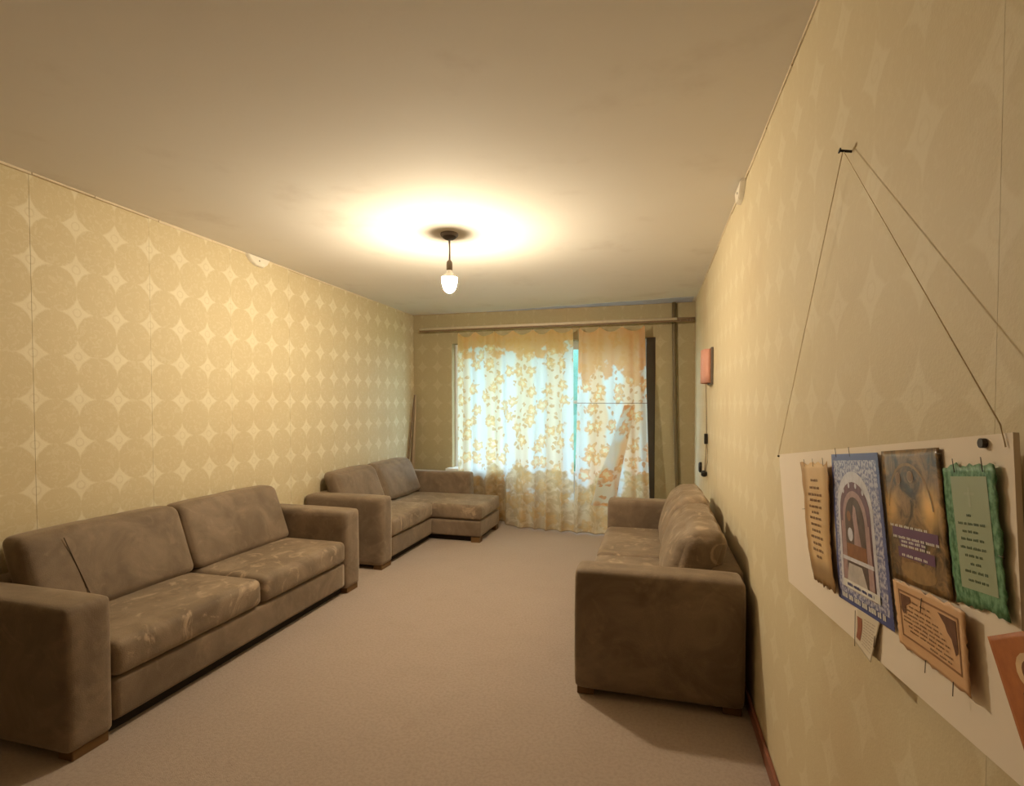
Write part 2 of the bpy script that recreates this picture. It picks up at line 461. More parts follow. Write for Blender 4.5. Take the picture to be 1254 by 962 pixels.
# ------------------------------------------------------------------ pendant bulb
BX, BY = -1.303, 3.205
lamp = empty('pendant_lamp', (BX, BY, H), 'bare glowing bulb hanging on a short cord from the ceiling', 'lamp')
M_rose = plain('rose_plastic', (0.17, 0.135, 0.11), 0.5)
M_rose_d = plain('rose_cap', (0.05, 0.035, 0.028), 0.5)
lathe('ceiling_rose', [(0, 0), (.058, 0), (.060, -.006), (.056, -.016), (.045, -.020), (0, -.020)], M_rose, lamp)
lathe('rose_cap', [(.045, -.0205), (.044, -.026), (.030, -.036), (.012, -.040), (0, -.040)], M_rose_d, lamp)
tube('cord', [(0, 0, -.038), (.002, 0, -.1), (.001, 0, -.18)], .0065, plain('cord_grey', (0.22, 0.19, 0.15), 0.6), lamp)
lathe('socket', [(0, -.172), (.010, -.174), (.018, -.184), (.020, -.20), (.020, -.236), (.017, -.238), (0, -.238)], plain('socket_plastic', (0.22, 0.17, 0.12), 0.5), lamp, 20)
bulb_collar = lathe('bulb_shade_collar', [(0, -.2385), (.0165, -.239), (.018, -.25), (.030, -.264), (.053, -.284), (.0545, -.288), (0, -.2885)], plain('collar_plastic', (0.85, 0.82, 0.75), 0.4), lamp, 24)  # opaque bulb top, added and flared to keep its light off the ceiling
t = NT('bulb_glow'); t.b.inputs['Emission Color'].default_value = (1.0, 0.855, 0.63, 1)
t.b.inputs['Emission Strength'].default_value = BULB_STRENGTH
t.b.inputs['Base Color'].default_value = (1, .95, .85, 1)
prof = [(0, -.2895), (.046, -.2895)]
for i in range(1, 13):
    a = PI * i / 24; prof.append((.050 * math.cos(a) ** .9 if i < 12 else 0, -.302 - .085 * math.sin(a)))
prof.insert(2, (.050, -.298))
lathe('bulb_globe', prof, t.m, lamp, 24)

# ------------------------------------------------------------------ curtains
def curtain_mat(name, warm, tan, orange, ztop, tint, peach):
    t = NT(name); nt = t.t; nt.nodes.remove(t.b)
    out = [n_ for n_ in nt.nodes if n_.type == 'OUTPUT_MATERIAL'][0]
    uv = t.uv(); s = t.sep(uv); V = s[1]
    dn = t.n('ShaderNodeTexNoise'); dn.inputs['Scale'].default_value = 13; dn.inputs['Detail'].default_value = 3
    t.l(uv, dn.inputs['Vector'])
    sub = t.n('ShaderNodeVectorMath', operation='SUBTRACT'); t.l(dn.outputs['Color'], sub.inputs[0]); sub.inputs[1].default_value = (.5, .5, .5)
    sc = t.n('ShaderNodeVectorMath', operation='SCALE'); t.l(sub.outputs[0], sc.inputs[0]); sc.inputs['Scale'].default_value = 0.10
    ad = t.n('ShaderNodeVectorMath', operation='ADD'); t.l(uv, ad.inputs[0]); t.l(sc.outputs[0], ad.inputs[1])
    def vor(scale, rnd, vec):
        v = t.n('ShaderNodeTexVoronoi'); v.voronoi_dimensions = '2D'; v.inputs['Scale'].default_value = scale
        v.inputs['Randomness'].default_value = rnd; t.l(vec, v.inputs['Vector']); return v
    vf = vor(4.6, .8, ad.outputs[0]); d = vf.outputs['Distance']
    rel = t.n('ShaderNodeVectorMath', operation='SUBTRACT'); t.l(ad.outputs[0], rel.inputs[0]); t.l(vf.outputs['Position'], rel.inputs[1])
    rs = t.sep(rel.outputs[0]); th = t.math('ARCTAN2', rs[1], rs[0])
    pet = t.math('ABSOLUTE', t.math('COSINE', t.math('ADD', t.math('MULTIPLY', th, 2.5), t.math('MULTIPLY', d, 4.0))))
    d = t.math('DIVIDE', d, t.math('ADD', .62, t.math('MULTIPLY', pet, .48)))
    flower = t.math('SUBTRACT', 1.0, t.step(.25, .39, d))
    centre = t.math('SUBTRACT', 1.0, t.step(.08, .17, d))
    ringd = t.math('SUBTRACT', 1.0, t.step(0, .05, t.math('ABSOLUTE', t.math('SUBTRACT', d, .27))))
    d2 = vor(11, 1.0, ad.outputs[0]).outputs['Distance']
    leaf = t.math('MULTIPLY', t.math('SUBTRACT', 1.0, t.step(.18, .26, d2)), t.step(.40, .50, t.math('ADD', t.noise(5, 2, uv), t.math('MULTIPLY', t.math('SUBTRACT', t.step(-.35, .45, t.math('SINE', t.math('ADD', t.math('MULTIPLY', s[0], 13.5), t.math('MULTIPLY', t.noise(2.2, 2, uv), 3.0)))), .5), .25))))
    wv = t.math('SINE', t.math('ADD', t.math('MULTIPLY', s[0], 13.5), t.math('MULTIPLY', t.noise(2.2, 2, uv), 3.0)))
    colm = t.step(-.35, .45, wv)
    cloth = t.mix(t.math('MULTIPLY', colm, tint), (0.80, 0.83, 0.82), peach)
    col = t.mix(t.math('MULTIPLY', leaf, .8), cloth, tan)
    fl = t.mix(centre, orange, (0.90, 0.80, 0.55))
    fl = t.mix(t.math('MULTIPLY', ringd, .3), fl, tuple(c_ * .55 for c_ in tan))
    col = t.mix(t.math('MULTIPLY', flower, .8), col, fl)
    # dense print at heading and hem; lack of backlight there painted into the colour
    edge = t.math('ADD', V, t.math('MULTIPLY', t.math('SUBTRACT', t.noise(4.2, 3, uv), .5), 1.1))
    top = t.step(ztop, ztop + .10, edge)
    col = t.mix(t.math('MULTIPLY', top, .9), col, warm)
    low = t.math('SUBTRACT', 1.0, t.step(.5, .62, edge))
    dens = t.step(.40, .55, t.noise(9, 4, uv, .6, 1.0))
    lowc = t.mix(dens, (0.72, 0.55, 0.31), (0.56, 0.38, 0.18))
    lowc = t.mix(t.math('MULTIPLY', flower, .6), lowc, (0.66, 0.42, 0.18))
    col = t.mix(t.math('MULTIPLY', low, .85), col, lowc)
    df = t.n('ShaderNodeBsdfDiffuse'); tl = t.n('ShaderNodeBsdfTranslucent')
    t.l(col, df.inputs[0]); t.l(col, tl.inputs[0])
    m1 = t.n('ShaderNodeMixShader'); m1.inputs[0].default_value = 0.52
    t.l(df.outputs[0], m1.inputs[1]); t.l(tl.outputs[0], m1.inputs[2]); t.l(m1.outputs[0], out.inputs[0])
    return t.m
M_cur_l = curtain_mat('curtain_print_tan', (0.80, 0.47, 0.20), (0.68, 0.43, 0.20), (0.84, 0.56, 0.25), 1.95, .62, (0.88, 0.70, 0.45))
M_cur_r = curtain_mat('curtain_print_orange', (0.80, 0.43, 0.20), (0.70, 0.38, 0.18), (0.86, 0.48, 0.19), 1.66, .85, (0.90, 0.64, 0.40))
M_hem = plain('hem_thread', (0.35, 0.25, 0.16), 0.9)

ROD_Y, ROD_Z = 5.80, 2.29
def cloth(name, nu, nv, posf, uvf, mat, parent):
    bm = bmesh.new(); uvl = bm.loops.layers.uv.new('UVMap'); g = []
    for j in range(nv + 1):
        g.append([bm.verts.new(posf(i / nu, j / nv)) for i in range(nu + 1)])
    for j in range(nv):
        for i in range(nu):
            f = bm.faces.new((g[j][i], g[j][i + 1], g[j + 1][i + 1], g[j + 1][i]))
            for lp, (a, b) in zip(f.loops, ((i, j), (i + 1, j), (i + 1, j + 1), (i, j + 1))):
                lp[uvl].uv = uvf(a / nu, b / nv)
    return link_mesh(name, bm, mat, parent, True)

def curtain(label, xt0, xt1, xb0, xb1, nh, nf, amp, yb, seed, mat, flat):
    root = empty('curtain', (xt0, ROD_Y, 0), label, 'curtain', 'printed curtains on the rod')
    def pos(u, v):          # v 0 hem .. 1 top
        x = (xb0 + (xb1 - xb0) * u) * (1 - v) + (xt0 + (xt1 - xt0) * u) * v
        y = ROD_Y + .004 + (yb(x) - ROD_Y) * (1 - v) ** 1.15
        ph = 2 * PI * (nf * u + .55 * noise.noise(Vector((u * 5 + seed, 0, 0)))) 
        a = amp * (.45 + .55 * (1 - v)) * (.6 + .8 * abs(noise.noise(Vector((u * 4, seed, 3)))))
        y += -a * math.sin(ph) + .010 * noise.noise(Vector((x * 7, v * 3, seed)))
        x += .35 * a * math.cos(ph)
        sag = abs(math.sin(PI * nh * u)) ** .8 * .06 * (v ** 14)
        z = .012 + (ROD_Z - .058) * v - sag + .012 * (1 - v) * noise.noise(Vector((x * 3, 0, seed)))
        return (x - xt0, min(y, YB - .03) - ROD_Y, z)
    cloth('fabric', 150, 44, pos, lambda u, v: (u * flat + seed, v * 2.26), mat, root)
    bm = bmesh.new(); add_tube(bm, [Vector(pos(i / 120, 0.003)) + Vector((0, -.002, 0)) for i in range(121)], .004, 5)
    link_mesh('hem', bm, M_hem, root, True)
    for k in range(nh + 1):
        p = Vector(pos(min(max(k / nh, .004), .996), 1))
        tube('hook', [p + Vector((0, -.002, -.012)), p + Vector((0, -.008, .002)), p + Vector((0, -.004, .009))], .003, M_hook, root, 6)
    return root, pos
M_hook = plain('hook_metal', (0.25, 0.2, 0.15), 0.4)
yb_l = lambda x: 5.80 - .27 * sstep(-1.75, -1.45, x) - .05 * sstep(-1.4, -.8, x)
yb_r = lambda x: 5.46 + .10 * sstep(-.5, -.1, x)
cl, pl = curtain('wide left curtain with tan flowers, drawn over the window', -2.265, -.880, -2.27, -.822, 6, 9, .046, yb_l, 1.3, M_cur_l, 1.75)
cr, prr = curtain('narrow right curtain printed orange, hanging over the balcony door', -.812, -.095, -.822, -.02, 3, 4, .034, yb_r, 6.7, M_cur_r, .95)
# doubled-over diagonal fold on the right curtain
def fold(u, v):
    z = .30 + 1.08 * v; vv = z / 2.26
    uc = .40 + .36 * v ** 1.1 + (u - .5) * (.34 - .20 * v)
    p = Vector(prr(uc, vv)); p.y -= .012 + .012 * math.sin(PI * u); return p
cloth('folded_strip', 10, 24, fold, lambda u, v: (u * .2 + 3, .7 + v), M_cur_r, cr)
bm = bmesh.new(); add_tube(bm, [Vector(prr(i / 40, 1.40 / 2.26)) + Vector((0, -.006, 0)) for i in range(41)], .003, 5)
link_mesh('seam', bm, plain('seam_brown', (0.25, 0.12, 0.07), .9), cr)

# ---- rod
rod = empty('curtain_rod', (-2.75, ROD_Y, ROD_Z), 'long cream curtain rod running wall to wall above the window', 'curtain rod')
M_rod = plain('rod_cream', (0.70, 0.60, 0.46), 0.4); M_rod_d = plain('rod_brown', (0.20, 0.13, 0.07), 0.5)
tube('rail', [(.0, 0, .003), (2.99, 0, .003)], .016, M_rod, rod, 12)
box('rod_shade_strip', .0, 3.16, -.007, .007, -.030, -.0125, M_rod_d, rod)  # dark strip added under the rail for its shadow; hooks end beneath
tube('rail_end', [(2.991, 0, .003), (3.172, 0, .0)], .014, M_rod_d, rod, 12)
for x in (.03, 1.5, 2.9):
    box('bracket', x - .012, x + .012, .017, YB - ROD_Y - .0025, -.008, .012, M_rod_d, rod)
for x in (3.02, 3.09, 3.12, 3.145):
    tube('ring', [(x, -.012, -.010), (x + .003, -.014, -.018), (x, -.012, -.026)], .004, M_hook, rod, 6)

# ---- heating riser and corner cloth
tag(tube('heating_pipe', [(.212, YB - .032, H - .004), (.214, YB - .03, 2.2), (.235, YB - .035, 1.2), (.262, YB - .035, .5), (.27, YB - .035, .002)], .022, plain('pipe_paint', (0.16, 0.12, 0.06), 0.4), None, 14),
    'dark vertical heating pipe on the window wall near the right corner', 'pipe')
hc = empty('hanging_cloth', (XL + .03, YB - .05, 1.50), 'narrow brown cloth strip hanging in the far left corner', 'cloth')
M_cloth = plain('brown_cloth', (0.22, 0.15, 0.09), 0.9); M_cloth2 = plain('tan_cloth', (0.42, 0.31, 0.2), 0.9)
def strip(name, x0, y0, x1, y1, w0, w1, mat):
    def f(u, v):
        w = w0 + (w1 - w0) * (1 - v); k = (1 - v)
        return (x0 + (x1 - x0) * k + (u - .5) * w, y0 + (y1 - y0) * k - (u - .5) * w * .5 + .008 * math.sin(u * 7 + 2 * k), -.92 * k)
    cloth(name, 8, 14, f, lambda u, v: (u, v), mat, hc)
strip('dark_fold', .0, 0, -.005, -.20, .02, .045, M_cloth)
strip('light_fold', .014, 0, .03, -.14, .02, .10, M_cloth2)
tube('nail', [(0, -.012, .0), (0, .046, .002)], .004, M_hook, hc, 6)

# ------------------------------------------------------------------ junction box covers
M_plast = plain('white_plastic', (0.80, 0.73, 0.60), 0.45)
def jbox(label, x, s, y0, y1, z0):
    r = empty('junction_box', (x, (y0 + y1) / 2, H - .004), label, 'junction box', 'junction box covers under the ceiling')
    w = (y1 - y0) / 2; h = H - .004 - z0
    pr_ = [(-w, 0), (-w, -.15 * h), (-w * .62, -.72 * h), (-w * .25, -h), (w * .45, -h), (w * .8, -.6 * h), (w, -.1 * h), (w, 0)]
    bm = bmesh.new()
    A = [bm.verts.new((s * .003, a, b)) for a, b in pr_]; B = [bm.verts.new((s * .026, a * .9, b * .93)) for a, b in pr_]
    bm.faces.new(A); bm.faces.new(B)
    for i in range(len(pr_)): bm.faces.new((A[i], A[(i + 1) % len(A)], B[(i + 1) % len(A)], B[i]))
    bmesh.ops.bevel(bm, geom=[e for e in bm.edges if all(abs(v.co.x) > .02 for v in e.verts)], offset=.004, segments=2, affect='EDGES')
    link_mesh('cover', bm, M_plast, r)
    bm = bmesh.new(); add_tube(bm, [(s * .026, 0, -.42 * h), (s * .0285, 0, -.42 * h)], .006, 10); link_mesh('screw', bm, M_hook, r)
jbox('white half-octagon box cover high on the left wall', XL, 1, 3.19, 3.43, 2.425)
jbox('small white box cover high on the right wall against the ceiling', XR, -1, 2.80, 3.01, 2.418)

# ------------------------------------------------------------------ wall lamp, cord, socket on the right wall
wlmp = empty('wall_lamp', (XR, 4.28, 1.67), 'small pink wall lamp on the right wall with a hanging cord', 'lamp')
M_pink = plain('pink_shade', (0.66, 0.32, 0.24), 0.45, .1, 12); M_pale = plain('pale_pink_edge', (0.82, 0.60, 0.50), 0.45)
box('back_plate', -.02, -.003, -.13, .13, -.14, .14, M_rose, wlmp, .003, 1)
def shade(u, v):
    a = PI * u
    return (-.02 - .058 * math.sin(a) ** .6, -.125 * math.cos(a), -.128 + .256 * v)
o_ = cloth('shade', 24, 4, shade, lambda u, v: (u, v), M_pink, wlmp)
so = o_.modifiers.new('solid', 'SOLIDIFY'); so.thickness = .003
for k in range(4):
    a = PI * (.55 + .12 * k)
    x, y, _ = shade(.55 + .12 * k, 0); tube('rib', [(x - .002, y, -.127), (x - .002, y, .127)], .003, M_pale, wlmp, 6)
M_cord = plain('thin_cord', (0.32, 0.24, 0.15), 0.7); M_black = plain('black_plastic', (0.02, 0.016, 0.013), 0.4)
tube('cord', [(-.03, .14, -.12), (-.022, .17, -.3), (-.016, .20, -.53)], .004, M_cord, wlmp, 6)
box('cord_switch', -.032, -.006, .195, .235, -.615, -.53, M_black, wlmp, .005, 2)
tube('lower_cord', [(-.016, .215, -.615), (-.016, .23, -.70), (-.022, .25, -.84)], .004, M_cord, wlmp, 6)
tube('cord_loop', [(-.014, .205, -.61), (-.016, .10, -.66), (-.018, .10, -.75), (-.02, .20, -.84)], .0035, M_cord, wlmp, 6)
lathe('plug', [(0, .03), (.018, .028), (.024, .01), (.024, -.012), (.012, -.022), (0, -.022)], M_black, wlmp, 14, (-.028, .24, -.865))
sk = empty('wall_socket', (XR, 5.05, .80), 'dark oval wall socket low on the right wall near the corner', 'socket')
bm = bmesh.new(); add_tube(bm, [(-.0025, 0, 0), (-.022, 0, 0), (-.028, 0, 0)], [.05, .048, .036], 20); link_mesh('socket_plate', bm, M_black, sk)
bm = bmesh.new(); add_tube(bm, [(-.0282, 0, 0), (-.0292, 0, 0)], .018, 14); link_mesh('socket_face', bm, M_rose, sk)

# ------------------------------------------------------------------ board with cards on the right wall
TL0 = Vector((0.41807142, 1.95046219, 1.20274824))
S_ = Vector((-0.02217233, -0.99364892, 0.11031872)); T_ = Vector((-0.00246104, -0.11029127, -0.99389626)); N_ = Vector((-0.99975113, 0.0223085, 0))
def BP(s, t_, n_=0.0): return TL0 + S_ * s + T_ * t_ + N_ * n_
M_board = plain('board_white', (0.88, 0.76, 0.62), 0.7, .05, 3)
brd = empty('hanging_board', (0, 0, 0), 'pale board hung by a string on the right wall, covered with cards', 'board')
q4 = [(0, 0), (1.25, 0), (1.25, .385), (.127, .40)]
bm = bmesh.new()
A = [bm.verts.new(BP(a, b, 0)) for a, b in q4]; B = [bm.verts.new(BP(a, b, -.006)) for a, b in q4]
bm.faces.new(A); bm.faces.new(B)
for i in range(4): bm.faces.new((A[i], A[(i + 1) % 4], B[(i + 1) % 4], B[i]))
link_mesh('panel', bm, M_board, brd)
NAIL = Vector((XR - .020, 1.365, 1.955))
M_string = plain('pale_string', (0.80, 0.66, 0.45), 0.8)
tube('string', [NAIL, NAIL.lerp(BP(.004, -.004, .003), .5) + Vector((0, 0, -.002)), BP(.004, .004, .003)], .0010, M_string, brd, 5)
tube('string', [NAIL + Vector((.002, 0, 0)), BP(1.232, -.01, .002), BP(1.240, .016, .002)], .0010, M_string, brd, 5)
bm = bmesh.new(); add_tube(bm, [BP(1.198, .010, .0005), BP(1.198, .010, .006)], .006, 12); link_mesh('bolt', bm, M_rose_d, brd)
bm = bmesh.new(); add_tube(bm, [BP(.008, .006, .0005), BP(.008, .006, .006)], .003, 8); link_mesh('tack', bm, M_rose_d, brd)
nl = empty('nail', NAIL, 'dark nail high on the right wall carrying the board string', 'nail')
tube('shank', [(.019, 0, -.002), (-.005, 0, .003)], .003, M_black, nl, 8)
bm = bmesh.new(); add_tube(bm, [(-.005, 0, .003), (-.0075, 0, .0035)], .006, 12); link_mesh('head', bm, M_black, nl)

class Card:
    def __init__(self, name, label, corners, mat, base=.0015, lift=None, torn=0.0, seed=0, nx=16, ny=20, shape=None):
        self.c = [Vector((a, b, 0)) for a, b in corners]; self.base = base
        self.lift = lift or (lambda u, v: 0.0); self.shape = shape or (lambda u, v: (0, 0))
        self.root = empty(name, (0, 0, 0), label, 'card', 'cards pinned to the hanging board')
        def f(u, v):
            p = self.st(u, v)
            if torn:
                e = torn * noise.noise(Vector((u * 19 + seed, v * 19, seed * 1.7)))
                if u in (0, 1): p.x += e
                if v in (0, 1): p.y += e
            return BP(p.x, p.y, self.base + self.lift(u, v))
        o = cloth('sheet', nx, ny, f, lambda u, v: (u, 1 - v), mat, self.root)
        m = o.modifiers.new('thick', 'SOLIDIFY'); m.thickness = .0006; m.offset = 0
    def st(self, u, v):
        a, b, c_, d = self.c
        p = (a * (1 - u) + b * u) * (1 - v) + (d * (1 - u) + c_ * u) * v
        du, dv = self.shape(u, v); p.x += du; p.y += dv; return p
    def W(self, u, v, off): p = self.st(u, v); return BP(p.x, p.y, self.base + self.lift(u, v) + .0004 + off)
    def poly(self, name, polys, mat, off=.0002, parent=None):
        bm = bmesh.new()
        for pts in polys:
            vs = [bm.verts.new(self.W(a, b, off)) for a, b in pts]
            if len(vs) > 4:
                cu = sum(p[0] for p in pts) / len(pts); cv = sum(p[1] for p in pts) / len(pts)
                cc = bm.verts.new(self.W(cu, cv, off))
                for i in range(len(vs)): bm.faces.new((cc, vs[i], vs[(i + 1) % len(vs)]))
            else: bm.faces.new(vs)
        return link_mesh(name, bm, mat, parent or self.root)
    def rect(self, name, u0, v0, u1, v1, mat, off=.0002, n=6):
        q = []
        for j in range(n):
            for i in range(n):
                a0, a1 = u0 + (u1 - u0) * i / n, u0 + (u1 - u0) * (i + 1) / n
                b0, b1 = v0 + (v1 - v0) * j / n, v0 + (v1 - v0) * (j + 1) / n
                q.append([(a0, b0), (a1, b0), (a1, b1), (a0, b1)])
        return self.poly(name, q, mat, off)
    def text(self, lines, mat, lh, off=.0006, seed=0, name='lettering'):
        random.seed(seed); q = []
        for (cu, v, w) in lines:
            u = cu - w / 2
            while u < cu + w / 2 - .01:
                ww = random.uniform(.05, .14)
                e = min(u + ww, cu + w / 2)
                m = max(2, int((e - u) / .022))
                for i in range(m):          # strokes of the small print
                    a = u + (e - u) * i / m; b = a + (e - u) / m * .72
                    j = random.uniform(.55, 1.0) * lh
                    q.append([(a, v - j / 2), (b, v - j / 2), (b, v + lh / 2), (a, v + lh / 2)])
                u = e + .022
        return self.poly(name, q, mat, off)
    def pin(self, u, v, du, dv, L=.022):
        p = self.W(u, v, .001); q = p + (S_ * du + T_ * dv).normalized() * L + N_ * .002
        tube('pin', [p, q], .0006, M_pin, self.root, 5)
M_pin = plain('pin_metal', (0.10, 0.07, 0.05), 0.35, .1, 10, .4)

def grad_mat(name, fn, rough=.5):
    t = NT(name, rough); t.color(fn(t)); return t.m
def parchment(t, a, b, sc=3):
    uv = t.uv(); s = t.sep(uv)
    e = t.math('MULTIPLY', t.math('ABSOLUTE', t.math('SUBTRACT', s[0], .5)), 2.0)
    e = t.math('ADD', t.step(.45, 1.0, e), t.math('MULTIPLY', t.noise(sc, 4, uv), .6))
    lowb = t.step(.78, .9, t.math('SUBTRACT', 1.0, s[1]))
    c = t.mix(t.math('MINIMUM', e, 1.0), a, b)
    return t.mix(t.math('MULTIPLY', lowb, .8), c, tuple(x * .55 for x in b))
ink = plain('brown_ink', (0.26, 0.14, 0.07), .7)
ink2 = plain('dark_green_ink', (0.13, 0.17, 0.10), .7)
white = plain('white_print', (0.78, 0.74, 0.68), .6)

def ell(c0, c1, a, b, n=14): return [(c0 + a * math.cos(2 * PI * k / n), c1 + b * math.sin(2 * PI * k / n)) for k in range(n)]
# parchment scroll card
sc_ = Card('parchment_card', 'narrow scroll-shaped parchment card at the far end of the board', [(.30, .032), (.586, .031), (.63, .317), (.42, .330)],
           grad_mat('parchment', lambda t: parchment(t, (.80, .56, .29), (.48, .27, .10))), lift=lambda u, v: .002 + .007 * u * u + .002 * math.sin(v * 9), torn=.012, seed=2,
           shape=lambda u, v: (.020 * math.sin(v * 7.5 + .4) * (1 - .3 * u), .0))
sc_.text([(.47, .15, .26), (.47, .215, .38), (.47, .275, .52), (.47, .325, .42), (.47, .38, .48), (.47, .43, .30), (.47, .48, .46), (.47, .535, .40), (.47, .585, .34), (.47, .64, .48), (.47, .69, .36), (.47, .74, .42), (.47, .79, .22)], ink, .024, seed=3)
for u in (.17, .5, .87): sc_.pin(u, .03, 0.05, -1, .02)
sc_.pin(0.04, .42, -1, .1, .02)

# blue framed card with an arch picture
def blue_fn(t):
    uv = t.uv(); c = t.mix(t.step(.42, .58, t.noise(38, 3, uv)), (.15, .16, .36), (.68, .66, .72))
    return t.mix(t.math('MULTIPLY', t.noise(4, 2, uv), .5), c, (.30, .31, .48))
bl = Card('arch_picture_card', 'tall blue bordered card showing a stone arch, second along the board', [(.597, .012), (.876, .014), (.933, .314), (.636, .326)],
          grad_mat('blue_lace', blue_fn, .35), base=.003, lift=lambda u, v: .002 * u)
M_bl = plain('blue_border', (.10, .12, .31), .35); M_arch = plain('arch_mauve', (.20, .11, .145), .4, .4, 60); M_arch2 = plain('arch_pink_stone', (.46, .30, .29), .4, .3, 70)
M_in = plain('arch_inside', (.13, .09, .08), .4, .6, 60); M_grey = plain('arch_floor', (.56, .50, .46), .4, .3, 40); M_box = plain('arch_chest', (.30, .13, .06), .4, .3, 60); M_light = plain('arch_white_ring', (.68, .66, .72), .4, .3, 70)
bl.rect('border_strip', 0, 0, 1, .045, M_bl); bl.rect('border_strip', .0, .94, 1, 1, M_bl); bl.rect('border_strip', 0, .045, .035, .94, M_bl); bl.rect('border_strip', .955, .045, 1, .94, M_bl)
def archp(c0, w, top, spring, bot):
    pts = [(c0 - w, bot)]
    for i in range(13):
        a = PI - PI * i / 12; pts.append((c0 + w * math.cos(a), spring - (spring - top) * math.sin(a)))
    return pts + [(c0 + w, bot)]
bl.poly('arch_ring', [archp(.47, .36, .12, .36, .90)], M_light, .0004)
bl.poly('arch_stone', [archp(.47, .31, .19, .40, .90)], M_arch, .0007)
bl.poly('arch_moulding', [archp(.47, .25, .25, .44, .90)], M_arch2, .0010)
bl.poly('arch_opening', [archp(.47, .20, .29, .47, .90)], M_in, .0013)
bl.rect('chest', .28, .60, .67, .69, M_box, .0016, 3); bl.rect('chest_edge', .18, .69, .78, .715, M_light, .0017, 3)
bl.poly('steps', [[(.30, .73), (.56, .73), (.68, .90), (.22, .90)]], M_grey, .0016)
bl.poly('figure', [[(.47, .34), (.51, .36), (.53, .44), (.56, .54), (.58, .60), (.44, .60), (.46, .50), (.44, .42)]], M_arch2, .0016)
bl.poly('figure', [ell(.37, .54, .055, .045)], M_light, .0016); bl.poly('figure', [ell(.36, .42, .04, .035)], M_box, .0016)
bl.poly('column', [[(.70, .46), (.75, .46), (.77, .90), (.71, .90)]], M_arch2, .0015); bl.poly('column', [[(.19, .46), (.24, .46), (.24, .90), (.18, .90)]], M_arch2, .0015)
bl.rect('caption_band', .16, .845, .84, .895, white, .0019, 3); bl.text([(.5, .87, .5)], M_bl, .02, .0024, 5); bl.text([(.5, .955, .8)], white, .035, .0012, 6)
for a in (PI * .25, PI * .42, PI * .58, PI * .75): bl.poly('rosette', [[(.47 + .29 * math.cos(a) + .022 * math.cos(b), .36 - .15 * math.sin(a) + .02 * math.sin(b)) for b in [k * PI / 4 for k in range(8)]]], M_light, .0012)
for u in (.14, .47): bl.pin(u, .02, 0, -1, .02)

# dark golden card
def night_fn(t):
    uv = t.uv(); c = t.mix(t.step(.35, .68, t.noise(5, 5, uv, .65, 1.2)), (.05, .03, .012), (.40, .24, .10))
    for (x, y, r, k, col) in ((.12, .55, .22, .8, (.85, .48, .14)), (.78, .58, .24, 1.0, (.95, .58, .20)), (.35, .15, .30, .5, (.40, .20, .06))):
        d = t.n('ShaderNodeVectorMath', operation='DISTANCE'); t.l(uv, d.inputs[0]); d.inputs[1].default_value = (x, y, 0)
        c = t.mix(t.math('MULTIPLY', t.math('SUBTRACT', 1.0, t.step(0, r, d.outputs['Value'])), k), c, col)
    return c
ni = Card('golden_notice_card', 'dark brown and gold card with purple lettered bands, between the arch and green cards', [(.885, .012), (1.094, .012), (1.12, .219), (.922, .226)], grad_mat('gold_night', night_fn, .3), base=.002, lift=lambda u, v: .002 * u)
M_gold = plain('gold_print', (.36, .22, .09), .4, .5, 60); M_purple = plain('purple_print', (.16, .07, .15), .4)
def band_arc(cu, cv, a, b, w, t0, t1, n=16):
    return [[(cu + a * math.cos(p), cv - b * math.sin(p)), (cu + a * math.cos(q_), cv - b * math.sin(q_)), (cu + (a - w) * math.cos(q_), cv - (b - w) * math.sin(q_)), (cu + (a - w) * math.cos(p), cv - (b - w) * math.sin(p))] for p, q_ in [(t0 + (t1 - t0) * i / n, t0 + (t1 - t0) * (i + 1) / n) for i in range(n)]]
ni.poly('vault', band_arc(.46, .50, .40, .40, .022, .15, PI - .15), M_gold, .0003)
M_med = plain('medallion_rim', (.40, .27, .15), .4)
ni.poly('medallion', [ell(.30, .22, .045, .05)], M_med, .0005); ni.poly('medallion', [ell(.52, .205, .055, .045)], M_med, .0005)
M_mb = plain('medallion_brown', (.30, .18, .09), .4)
ni.poly('medallion_face', [ell(.30, .22, .034, .040)], M_mb, .0008); ni.poly('medallion_face', [ell(.52, .205, .043, .035)], M_mb, .0008)
ni.rect('purple_band', .10, .595, .88, .665, M_purple, .0005, 3); ni.rect('purple_band', .18, .74, .80, .815, M_purple, .0005, 3); ni.rect('purple_band', .22, .675, .66, .72, M_purple, .0005, 3)
ni.text([(.40, .585, .66), (.50, .668, .78), (.48, .695, .44), (.50, .725, .50), (.48, .795, .46)], white, .02, .0009, 8)
ni.poly('lower_dome', [ell(.5, .90, .30, .07)], M_gold, .0003)
ni.pin(.97, .04, 1, .05, .02)

# green card
def green_fn(t):
    uv = t.uv(); return t.mix(t.step(.35, .65, t.noise(16, 4, uv)), (.05, .16, .06), (.20, .38, .21))
gr = Card('green_verse_card', 'green card with a ragged leafy border and pale centre, near the board corner', [(1.096, .038), (1.225, .036), (1.243, .209), (1.123, .216)], grad_mat('green_border', green_fn), base=.0015, lift=lambda u, v: .001 + .004 * u * u, torn=.006, seed=5)
gr.rect('pale_panel', .17, .08, .86, .88, plain('sage_panel', (.37, .42, .27), .5, .06, 8), .0003, 8)
M_cross = plain('pale_cross', (.42, .46, .31), .5)
gr.poly('cross', [[(.49, .16), (.53, .16), (.53, .30), (.49, .30)], [(.41, .195), (.61, .195), (.61, .215), (.41, .215)]], M_cross, .0006)
gr.text([(.48, .36, .12), (.50, .42, .52), (.46, .475, .30), (.49, .53, .44), (.50, .59, .52), (.48, .645, .34), (.50, .70, .20), (.50, .755, .44), (.52, .815, .38)], ink2, .02, .0007, 9)
gr.pin(.28, .05, 0, -1, .018); gr.pin(.82, .05, .05, -1, .018); gr.pin(.95, .6, 1, .05, .014)

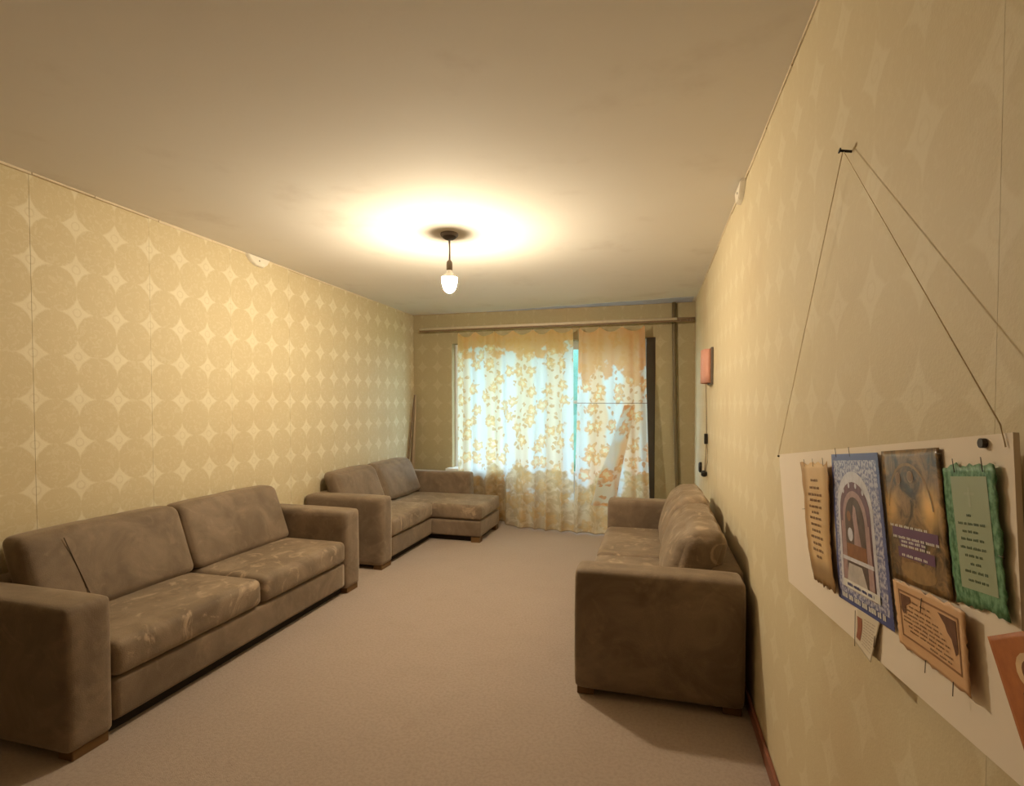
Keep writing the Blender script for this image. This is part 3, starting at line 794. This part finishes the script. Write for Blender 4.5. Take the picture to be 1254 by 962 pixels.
# brown ornate card
br = Card('ornate_brown_card', 'brown ornamented verse card pinned below the golden one', [(.923, .228), (1.163, .221), (1.171, .322), (.945, .327)], grad_mat('brown_parchment', lambda t: t.mix(t.noise(5, 4, t.uv()), (.66, .37, .19), (.78, .49, .27))), base=.002, lift=lambda u, v: .001 + .009 * u * u, torn=.006, seed=7)
M_orn = plain('ornament_brown', (.16, .065, .03), .6, .5, 90); M_line = plain('frame_line_brown', (.30, .14, .06), .6)
fr = []
for (a, b, c_, d) in ((.08, .12, .92, .15), (.08, .80, .92, .83), (.08, .15, .095, .80), (.905, .15, .92, .80)):
    for i in range(8):
        if c_ - a > d - b: fr.append([(a + (c_ - a) * i / 8, b), (a + (c_ - a) * (i + 1) / 8, b), (a + (c_ - a) * (i + 1) / 8, d), (a + (c_ - a) * i / 8, d)])
        else: fr.append([(a, b + (d - b) * i / 8), (c_, b + (d - b) * i / 8), (c_, b + (d - b) * (i + 1) / 8), (a, b + (d - b) * (i + 1) / 8)])
br.poly('frame_line', fr, M_line, .0004)
br.poly('corner_ornament', [[(.11, .18), (.26, .18), (.27, .25), (.19, .33), (.18, .42), (.14, .48), (.11, .42)]], M_orn, .0005)
br.poly('corner_ornament', [[(.66, .18), (.89, .18), (.89, .56), (.86, .62), (.83, .45), (.77, .38), (.74, .28)]], M_orn, .0005)
br.text([(.42, .24, .26), (.40, .32, .32), (.42, .39, .52), (.42, .45, .56), (.44, .51, .60), (.46, .57, .66), (.48, .63, .56), (.52, .69, .6), (.66, .755, .3)], ink, .025, .0008, 12)
for u in (.42, .80): br.pin(u, .97, .1, 1, .018)
br.pin(.45, .10, .05, 1, .02)

# little white leaflet
lf = Card('white_leaflet', 'small white leaflet with a red-brown strip, under the blue card', [(.743, .322), (.866, .312), (.838, .397), (.734, .393)], plain('leaflet_paper', (.72, .62, .48), .6, .05), base=.002, lift=lambda u, v: .001 + .008 * v * u)
lf.poly('red_strip', [[(.06 + .05 * math.sin(PI * i / 6), .22 + .10 * i), (.30 + .05 * math.sin(PI * i / 6), .22 + .10 * i), (.30 + .05 * math.sin(PI * (i + 1) / 6), .32 + .10 * i), (.06 + .05 * math.sin(PI * (i + 1) / 6), .32 + .10 * i)] for i in range(6)], plain('red_brown_print', (.36, .13, .07), .5, .5, 60), .0004)
lf.text([(.66, .2 + .07 * i, .5) for i in range(10)], ink, .014, .0004, 14)
lf.pin(-.02, .1, 0, 1, .07); lf.pin(.95, .4, 0, 1, .02)

# orange picture card at the photo's edge
def or_fn(t):
    uv = t.uv(); return t.mix(t.noise(5, 3, uv), (.30, .08, .025), (.62, .23, .07))
og = Card('orange_picture_card', 'orange-brown picture card tilted at the lower right photo edge', [(1.196, .240), (1.285, .205), (1.335, .325), (1.262, .352)], grad_mat('orange_picture', or_fn), base=.003, lift=lambda u, v: .002)
M_pale2 = plain('pale_figure', (.72, .50, .28), .5, .3, 40); M_brn = plain('brown_figure', (.20, .075, .03), .5, .3, 40)
og.poly('halo', [ell(.62, .30, .22, .14)], M_pale2, .0003); og.poly('face', [ell(.64, .31, .13, .09)], M_brn, .0006)
og.poly('robe', [[(.40, .46), (.85, .44), (.98, .80), (.85, .98), (.40, .95), (.30, .70)]], M_brn, .0004)
og.poly('robe_fold', [[(.52, .48), (.60, .47), (.76, .85), (.68, .88)]], M_pale2, .0006); og.poly('robe_fold', [[(.36, .58), (.42, .55), (.50, .90), (.44, .92)]], M_pale2, .0006)
